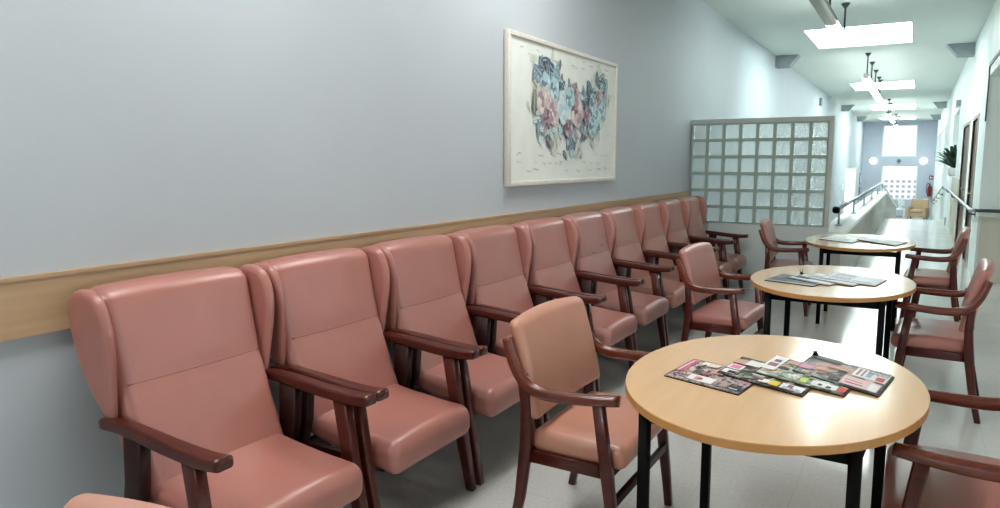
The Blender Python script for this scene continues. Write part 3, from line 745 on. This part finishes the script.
def magazine(p0, u, v, base, patches, label, z=.7402, tilt=(0, 0), th=.0048, cat='magazine', group='magazines on the nearest table', folds=True):
    """p0 corner, u along the bottom edge, v along the spine edge; patches are (u0,v0,u1,v1,colour)"""
    u, v = Vector(u+(0,)), Vector(v+(0,)); c = Vector(p0+(0,))+.5*u+.5*v
    def P(s, q, h):
        w = u*(s-.5)+v*(q-.5); zz = h+tilt[0]*(1-s)+tilt[1]*(1-q)
        # a gentle wave of the loose cover
        return (w.x, w.y, zz+.0012*math.sin(s*3.1)*math.sin(q*3.1))
    t = thing('magazine' if cat == 'magazine' else 'newspaper', label, cat, (c.x, c.y, z), 0, group)
    n = 6
    k = MB()
    vs = []; fs = []
    for h in (0, th*.8):
        for i in range(n+1):
            for j in range(n+1): vs.append(P(i/n, j/n, h))
    W = n+1; o2 = W*W
    for i in range(n):
        for j in range(n):
            a = i*W+j; fs += [(a, a+1, a+W+1, a+W), (o2+a, o2+a+W, o2+a+W+1, o2+a+1)]
    for i in range(n):
        fs += [(i*W, i*W+W, o2+i*W+W, o2+i*W), (i*W+n, o2+i*W+n, o2+i*W+W+n, i*W+W+n), (i, o2+i, o2+i+1, i+1), (n*W+i, n*W+i+1, o2+n*W+i+1, o2+n*W+i)]
    k.faces(vs, fs); k.build('pages', flat((26, 24, 24)) if base != 'pale' else flat((70, 72, 78)), t)
    k = MB(); vs = [P(i/n, j/n, th) for i in range(n+1) for j in range(n+1)]
    k.faces(vs, [(i*W+j, i*W+W+j, i*W+W+j+1, i*W+j+1) for i in range(n) for j in range(n)], C[base])
    vs2 = [P(i/n, j/n, th*.82) for i in range(n+1) for j in range(n+1)]
    k.faces(vs2, [(i*W+j, i*W+j+1, i*W+W+j+1, i*W+W+j) for i in range(n) for j in range(n)], C[base])
    e = (24, 22, 24) if base != 'pale' else (160, 164, 172)
    patches = [(0, 0, 1, .022, e), (0, .978, 1, 1, e), (0, .022, .018, .978, e), (.982, .022, 1, .978, e)]+patches
    for a in patches:
        u0, v0, u1, v1, col = a
        q = 3
        vs = [P(u0+(u1-u0)*i/q, v0+(v1-v0)*j/q, th+.0004+.0001*patches.index(a)) for i in range(q+1) for j in range(q+1)]
        k.faces(vs, [(i*4+j, i*4+4+j, i*4+5+j, i*4+j+1) for i in range(q) for j in range(q)], C[col] if isinstance(col, str) else flat(col))
    k.build('cover', None, t)
    return t
def scraps(seed, n, pal, v0=.03, v1=.96):
    """small overlapping picture fragments of a busy cover"""
    r = random.Random(seed); out = []
    for i in range(n):
        w, h = r.uniform(.03, .11), r.uniform(.05, .16); x, y = r.uniform(.03, .96-w), r.uniform(v0, v1-h)
        out.append((x, y, x+w, y+h, pal[i % len(pal)]))
    return out
def print_lines(u0, v0, u1, v1, rows, col, seed):
    """broken lines of unreadably small print"""
    r = random.Random(seed); out = []
    for i in range(rows):
        v = v0+(v1-v0)*(i+.2)/rows; x = u0
        while x < u1:
            w = r.uniform(.02, .06)
            out.append((x, v, min(u1, x+w), v+(v1-v0)/rows*.45, col)); x += w+.02
    return out
# u runs along the reading-width edge toward the right of the photo, v runs away
magazine((-.74, 2.475), (.277, -.093), (.037, .268), 'collage',
         scraps(11, 34, [SKIN, BLK, (214,190,180), (90,84,84), WHT, (178,96,110), (60,56,58), (150,130,122)], .3)
         +[(.03,.30,.12,.92,PNK), (.05,.34,.065,.88,WHT), (.085,.36,.10,.86,(150,60,100)), (.28,.06,.62,.28,WHT), (.36,.09,.44,.24,SKIN), (.40,.12,.47,.2,(180,90,100)), (.64,.06,.80,.28,(176,150,138)), (.67,.08,.71,.2,(90,84,96)), (.82,.05,.97,.28,BLK), (.84,.08,.95,.11,WHT), (.85,.2,.9,.26,(120,110,110)), (.3,.74,.44,.92,(224,206,190)), (.46,.5,.60,.72,(214,160,150)), (.5,.55,.57,.66,(170,84,96))]
         +print_lines(.05,.05,.26,.26,3,BLK,21)
         +print_lines(.3,.32,.6,.4,2,BLK,1), 'magazine lying leftmost on the nearest table, crowded collage cover')
magazine((-.578, 2.575), (.298, -.108), (.037, .262), 'dark',
         scraps(12, 22, [SKIN, BLK, WHT, (70,64,62), (140,120,110), (190,150,136)], .32)+scraps(13, 14, [GRN, (70,90,60), WHT, (150,160,130), BLK], .03, .3)
         +[(.02,.28,.20,.52,WHT), (.05,.32,.17,.48,PNK), (.03,.05,.20,.24,WHT), (.60,.05,.71,.24,YEL), (.73,.04,.98,.26,WHT), (.80,.12,.86,.24,(130,80,70)), (.02,.58,.18,.8,SKIN), (.16,.6,.44,.86,WHT), (.46,.55,.6,.85,SKIN), (.1,.07,.2,.18,BLK)]
         +print_lines(.76,.05,.96,.12,2,(70,80,150),2), 'black photo magazine second from left on the nearest table, yellow box at its foot', z=.7404, tilt=(.0085, 0))
magazine((-.462, 2.635), (.300, -.100), (.037, .262), 'green',
         scraps(14, 30, [GRN, (70,84,64), WHT, (180,190,176), BLK, SKIN], .05)
         +[(.0,.25,.17,.98,WHT), (.03,.42,.14,.60,(150,100,110)), (.05,.66,.13,.8,(90,90,100)), (.20,.72,.42,.92,SKIN), (.44,.74,.64,.9,WHT), (.34,.08,.48,.26,WHT), (.50,.05,.58,.24,(200,216,90)), (.64,.04,.9,.26,WHT), (.91,.04,.985,.28,RED), (.7,.1,.74,.18,BLK), (.79,.07,.84,.16,BLK)]
         +print_lines(.23,.1,.48,.2,2,GRN,3), 'magazine third from left on the nearest table, red corner and white title band', z=.7406, tilt=(.0115, 0))
magazine((-.346, 2.722), (.281, -.135), (.04, .268), 'grey',
         scraps(15, 26, [SKIN, GRY, (206,190,176), (80,84,86), (170,150,130)], .05, .6)
         +[(.02,.20,.18,.44,(206,140,170)), (.60,.50,.98,.93,WHT), (.63,.56,.66,.9,(196,120,130)), (.69,.56,.71,.9,(120,110,120)), (.74,.58,.80,.84,BLU), (.86,.54,.95,.72,RED), (.55,.04,.97,.42,(224,196,196)), (.60,.13,.80,.17,(170,60,80)), (.58,.24,.78,.27,(190,90,110)), (.86,.06,.96,.36,WHT), (.3,.55,.55,.66,SKIN), (.42,.07,.53,.36,'dark'), (.2,.3,.4,.44,SKIN), (.52,.96,.98,.995,BLK), (.02,.8,.4,.98,(84,90,92))]
         +print_lines(.74,.76,.97,.92,3,GRY,4), 'grey photo magazine rightmost on the nearest table, orange box near its edge', z=.7408, tilt=(.012, 0))
t = thing('binder_clip', 'small black clip at the back corner of the rightmost magazine, nearest table', 'clip', (-.298, 2.972, .7572))
k = MB(); k.prism([(-.012, 0), (.012, 0), (.004, .014), (-.004, .014)], -.014, .014); k.build('clip_body', M['black'], t)
k = MB(); k.tube([(-.004, 0, .011), (-.006, 0, .017), (.004, 0, .017), (.004, 0, .011)], .003, n=6); k.build('clip_lever', M['black'], t)

G2 = 'magazines on the middle table'
magazine((-.812, 4.86), (.305, -.10), (.06, .325), 'slate', [(.0,.0,1,.14,(150,152,156)), (.35,.55,.6,.75,WHT), (.02,.2,.3,.5,(70,76,84))], 'dark slate magazine leftmost on the middle table', group=G2)
magazine((-.700, 4.985), (.27, -.16), (.07, .21), 'pale', [(.0,.0,1,.12,(40,44,60)), (.05,.3,.4,.7,(60,66,84)), (.45,.3,.9,.8,WHT)], 'magazine second from left on the middle table, dark blue edge', z=.7404, tilt=(.0085, 0), group=G2)
magazine((-.610, 5.03), (.31, -.155), (.07, .24), 'pale', [(.0,.0,1,.10,(36,40,52)), (.05,.2,.5,.6,BLU), (.55,.3,.95,.8,WHT)], 'pale blue magazine third from left on the middle table', z=.7406, tilt=(.0115, 0), group=G2)
magazine((-.500, 5.065), (.32, -.115), (.055, .30), 'pale', [(.04,.06,.96,.94,(228,232,238)), (.1,.6,.5,.85,BLU), (.55,.1,.9,.3,(190,200,212))]+print_lines(.1,.15,.5,.5,4,GRY,5), 'white magazine rightmost on the middle table', z=.7408, tilt=(.012, 0), group=G2)
t = thing('binder_clip', 'small dark clip standing on the magazines of the middle table', 'clip', (-.631, 5.172, .7535))
k = MB(); k.prism([(-.012, 0), (.012, 0), (.004, .016), (-.004, .016)], -.014, .014); k.build('clip_body', M['black'], t)
k = MB(); k.tube([(-.006, 0, .013), (-.012, 0, .03), (.006, 0, .032), (.004, 0, .013)], .0018, n=6); k.build('clip_lever', M['black'], t)
G3 = 'papers on the farthest table'
magazine((-.80, 7.75), (.31, -.22), (.11, .55), 'pale', [(.05,.05,.95,.95,(246,248,245)), (.1,.5,.5,.8,(200,208,204))]+print_lines(.1,.1,.8,.4,4,GRY,6), 'open white newspaper on the left half of the farthest table', cat='newspaper', group=G3, th=.007)
magazine((-.47, 7.80), (.34, -.34), (.09, .36), 'pale', [(.05,.05,.95,.95,(246,248,244)), (.55,.5,.9,.85,(206,212,208))]+print_lines(.1,.1,.8,.4,4,GRY,7), 'folded white newspaper on the right half of the farthest table', z=.7404, cat='newspaper', tilt=(.0085, 0), group=G3, th=.007)

# ------------------------------------------------------------------ framed flower painting
t = thing('framed_painting', 'large framed painting of a pale rose garland on the left wall', 'painting', (SITE_X, 5.262, 1.335))
PW, PH = 2.00, 1.03; pd = .042; fw = .032
k = MB()
k.box((.004, -PW/2, 0), (pd, -PW/2+fw, PH), bev=.004); k.box((.004, PW/2-fw, 0), (pd, PW/2, PH), bev=.004); k.box((.004, -PW/2+fw, 0), (pd, PW/2-fw, fw), bev=.004); k.box((.004, -PW/2+fw, PH-fw), (pd, PW/2-fw, PH), bev=.004)
k.build('frame', M['picframe'], t)
k = MB(); k.box((.002, -PW/2+.01, .01), (.028, PW/2-.01, PH-.01)); cv = k.build('canvas', M['canvas'], t)
fm = {n: mat('oil_'+n, srgb(*c), .6, var=.12, scale=25) for n, c in dict(navy=(74,88,108), slate=(108,126,142), teal=(128,160,168), sky=(176,206,214), ice=(206,224,226), pink=(200,182,182), mauve=(158,138,148), plum=(112,84,96), cream=(222,216,206), olive=(118,124,104), faint=(204,208,194), smudge=(190,192,180)).items()}
FL = [(4.724,2.158,'bow'),(4.847,2.198,'bow'),(4.675,2.125,'bow'),(4.808,2.058,'blue'),(4.913,1.971,'pink'),(4.76,1.93,'pink'),(4.951,1.868,'pink'),(4.83,1.817,'mauve'),(5.133,1.91,'ice'),(5.367,1.893,'pinkbig'),(5.322,2.041,'mauve'),(5.091,2.061,'leaf'),(5.213,1.757,'mauve'),(5.576,1.872,'mauve'),(5.043,1.782,'leafs'),(5.353,1.714,'leafs'),(5.474,1.768,'leafs'),(5.529,2.001,'leaf'),(5.703,1.98,'blue'),(5.801,2.021,'mauve'),(5.83,2.176,'bow'),(5.959,2.136,'bow'),(5.753,1.864,'blue'),(5.62,2.09,'leaf'),(4.639,1.922,'olive'),(6.052,2.021,'tiny'),(4.918,1.738,'leafs'),(4.92,1.632,'bud'),(5.715,1.692,'tiny'),(5.889,1.923,'blue'),(4.729,1.841,'leafs'),(4.981,2.134,'leaf'),(4.947,2.033,'blue'),(5.226,1.994,'blue'),(5.116,1.831,'leafs'),(5.275,1.64,'leaf'),(4.797,1.749,'leafs'),
      (5.0,1.70,'tinyf'),(5.45,1.63,'tinyf'),(5.6,1.74,'leafs'),(5.85,1.80,'leafs'),(4.68,2.02,'tinyf'),(5.68,1.79,'blue'),(5.05,1.96,'leafs'),(5.45,1.97,'leafs'),(5.9,2.03,'leafs')]
rnd = random.Random(3)
k = MB(); layer = [0]
def blob(y, z, ry, rz, an, m, lobes=0, amp=.15):
    layer[0] += 1; x = .0284+.00002*layer[0]; n = 20; vs = [(x, y, z)]
    for q in range(n):
        a = q/n*2*PI; r = 1+(amp*math.cos(lobes*a+an*3) if lobes else 0)+rnd.uniform(-.05, .05)
        py, pz = ry*r*math.cos(a), rz*r*math.sin(a)
        vs.append((x, y+py*math.cos(an)-pz*math.sin(an), z+py*math.sin(an)+pz*math.cos(an)))
    k.faces(vs, [(0, 1+q, 1+(q+1) % n) for q in range(n)], m)
def rose(y, z, r, cols):
    blob(y, z, r, r, rnd.random()*6, fm[cols[0]], 5, .1)
    for j in range(7):
        a = j/7*2*PI+rnd.random(); blob(y+.55*r*math.cos(a), z+.55*r*math.sin(a), r*.42, r*.3, a+PI/2, fm[cols[1+j % (len(cols)-1)]])
    for j in range(4):
        a = j/4*2*PI+rnd.random(); blob(y+.25*r*math.cos(a), z+.25*r*math.sin(a), r*.26, r*.18, a+PI/2, fm[cols[(j+2) % len(cols)]])
    blob(y, z, r*.16, r*.14, 0, fm[cols[-1]])
def leaf(y, z, l, an, m): blob(y, z, l, l*.36, an, fm[m]); blob(y, z, l*.85, l*.04, an, fm['ice' if m != 'ice' else 'slate'])
for j in range(60):                                 # faint script-like smudges top and bottom
    yy = rnd.uniform(-.9, .8); row = rnd.choice([.90, .95, .10, .16, .22]); blob(yy, row+rnd.uniform(-.012, .012), rnd.uniform(.015, .05), .006, rnd.uniform(-.2, .2), fm['faint' if j % 3 else 'smudge'])
ob = lambda p: (p[0]-5.262, p[1]-1.335)
for p in FL:                                        # foliage first
    y, z = ob(p)
    for j in range(5): leaf(y+rnd.uniform(-.1, .1), z+rnd.uniform(-.09, .09), rnd.uniform(.04, .075), rnd.random()*6, rnd.choice(['slate', 'teal', 'navy', 'sky', 'ice', 'slate']) if p[2] not in ('tiny', 'tinyf', 'bud', 'bow', 'olive') else 'faint')
for p in FL:
    y, z = ob(p); kd = p[2]
    if kd == 'bow':
        for j in range(5): leaf(y+rnd.uniform(-.045, .045), z+rnd.uniform(-.04, .04), rnd.uniform(.05, .085), rnd.random()*6, rnd.choice(['navy', 'slate', 'navy', 'teal']))
    elif kd == 'leaf':
        for j in range(3): leaf(y+rnd.uniform(-.03, .03), z+rnd.uniform(-.03, .03), rnd.uniform(.05, .07), rnd.random()*6, rnd.choice(['navy', 'slate', 'teal']))
    elif kd == 'leafs':
        for j in range(4): leaf(y+rnd.uniform(-.06, .06), z+rnd.uniform(-.05, .05), rnd.uniform(.035, .065), rnd.random()*6, rnd.choice(['teal', 'slate', 'sky', 'ice', 'mauve']))
    elif kd == 'olive': leaf(y, z, .09, 1.5, 'olive')
    elif kd == 'tiny': leaf(y, z, .03, 1.4, 'slate')
    elif kd == 'tinyf': leaf(y, z, .03, .9, 'faint')
    elif kd == 'bud': rose(y, z, .035, ['mauve', 'slate', 'pink'])
for p in FL:
    y, z = ob(p); kd = p[2]
    if kd == 'blue': rose(y, z, .085, ['sky', 'ice', 'teal', 'sky', 'slate'])
    elif kd == 'pink': rose(y, z, .10, ['pink', 'cream', 'pink', 'mauve', 'cream', 'mauve'])
    elif kd == 'mauve': rose(y, z, .075, ['mauve', 'pink', 'plum', 'mauve', 'plum'])
    elif kd == 'ice': rose(y, z, .125, ['ice', 'ice', 'sky', 'ice', 'sky'])
    elif kd == 'pinkbig': rose(y, z, .125, ['pink', 'cream', 'pink', 'mauve', 'plum'])
k.build('flower_garland', None, t)

# ------------------------------------------------------------------ far lounge corner
t = thing('lounge_armchair', 'tan upholstered lounge armchair under the far windows', 'armchair', (.13, 38.0, LOW), R(-12))
k = MB(); k.rbox((.74, .55, .20), .05, 3, lambda v: (v[0], v[1]-.05, v[2]+.26)); k.build('seat_base', M['tan'], t)
k = MB(); k.rbox((.5, .56, .15), .05, 3, lambda v: (v[0], v[1]-.08, v[2]+.42)); k.build('seat_cushion', M['tan'], t)
k = MB(); k.rbox((.74, .18, .78), .07, 4, lambda v: (v[0], v[1]+.30+.12*v[2], v[2]+.56)); k.build('backrest', M['tan'], t)
for s in (-1, 1):
    k = MB(); k.rbox((.15, .66, .52), .06, 4, lambda v: (v[0]+s*.33, v[1]-.05, v[2]+.36-.04*v[1])); k.build('armrest', M['tan'], t)
    for yy in (-.32, .3):
        k = MB(); k.sweep([(s*.32, yy, .12), (s*.33, yy, 0)], [(.05,.05), (.035,.035)], k=2, up=(0,1,0)); k.build('leg', M['darkwood'], t)
t = thing('side_table', 'small pale side table left of the tan lounge armchair', 'table', (-.58, 38.0, LOW))
k = MB(); k.box((-.2, -.2, .45), (.2, .2, .49), bev=.008); k.build('tabletop', M['white'], t)
k = MB(); k.box((-.17, -.17, .12), (.17, .17, .14)); k.build('shelf', M['dull'], t)
for sx in (-1, 1):
    for sy in (-1, 1):
        k = MB(); k.box((sx*.17-.02, sy*.17-.02, 0), (sx*.17+.02, sy*.17+.02, .45)); k.build('leg', M['white'], t)
t = thing('flower_vase', 'white flowers in a vase on the small far side table', 'vase', (-.58, 38.0, LOW+.49))
k = MB(); k.lathe([(.05, 0), (.07, .03), (.08, .1), (.05, .17), (.055, .2)], (0,0,0), 18); k.build('vase', M['white'], t)
k = MB()
for j in range(22):
    a = rnd.random()*2*PI; r_ = rnd.uniform(.02, .17); z = rnd.uniform(.24, .46)-r_*.4
    k.rbox((.07,.07,.06), .03, 1, lambda v: (v[0]+r_*math.cos(a), v[1]+r_*math.sin(a), v[2]+z), seg=2); k.tube([(0,0,.15), (r_*math.cos(a), r_*math.sin(a), z)], .004, n=5)
k.build('blossoms', M['white'], t)

# ------------------------------------------------------------------ light, world, camera
def area(name, loc, rot, sx, sy, e, col=(1,1,1)):
    l = bpy.data.lights.new(name, 'AREA'); l.shape = 'RECTANGLE'; l.size = sx; l.size_y = sy; l.energy = e; l.color = col
    o = bpy.data.objects.new(name, l); COL.objects.link(o); o.location = loc; o.rotation_euler = rot; return o
area('added_side_fill', (5.15, 3, 1.6), (0, R(90), 0), 1.4, 14, 10, (1, .97, .93))  # unseen fill light added at the side opening
area('added_back_fill', (-.6, -4.95, 1.65), (R(90), 0, 0), 2.4, 1.5, 12, (1, .97, .94))  # second added fill, out of view behind the camera
w = bpy.data.worlds.new('daylight_sky'); scene.world = w; w.use_nodes = True
bg = w.node_tree.nodes['Background']; bg.inputs['Color'].default_value = (.95, .98, 1, 1); bg.inputs['Strength'].default_value = 1.6

cam = bpy.data.cameras.new('camera'); co = bpy.data.objects.new('camera', cam); COL.objects.link(co)
f_px = 725.; yaw = math.atan2(418, math.hypot(f_px, 92)); pitch = math.atan2(92, f_px)
cam.sensor_width = 36; cam.lens = 36*f_px/1000; cam.sensor_fit = 'HORIZONTAL'
co.location = (0, 0, 1.5); co.rotation_euler = (PI/2-pitch, 0, yaw)
scene.camera = co
scene.view_settings.view_transform = 'Standard'; scene.view_settings.look = 'None'
scene.view_settings.exposure = .12; scene.view_settings.gamma = 1; scene.view_settings.use_curve_mapping = False
scene.cycles.use_denoising = True
scene.cycles.max_bounces = 8; scene.cycles.diffuse_bounces = 5; scene.cycles.glossy_bounces = 4; scene.cycles.transmission_bounces = 6
scene.cycles.sample_clamp_indirect = 6; scene.cycles.caustics_refractive = False; scene.cycles.caustics_reflective = False
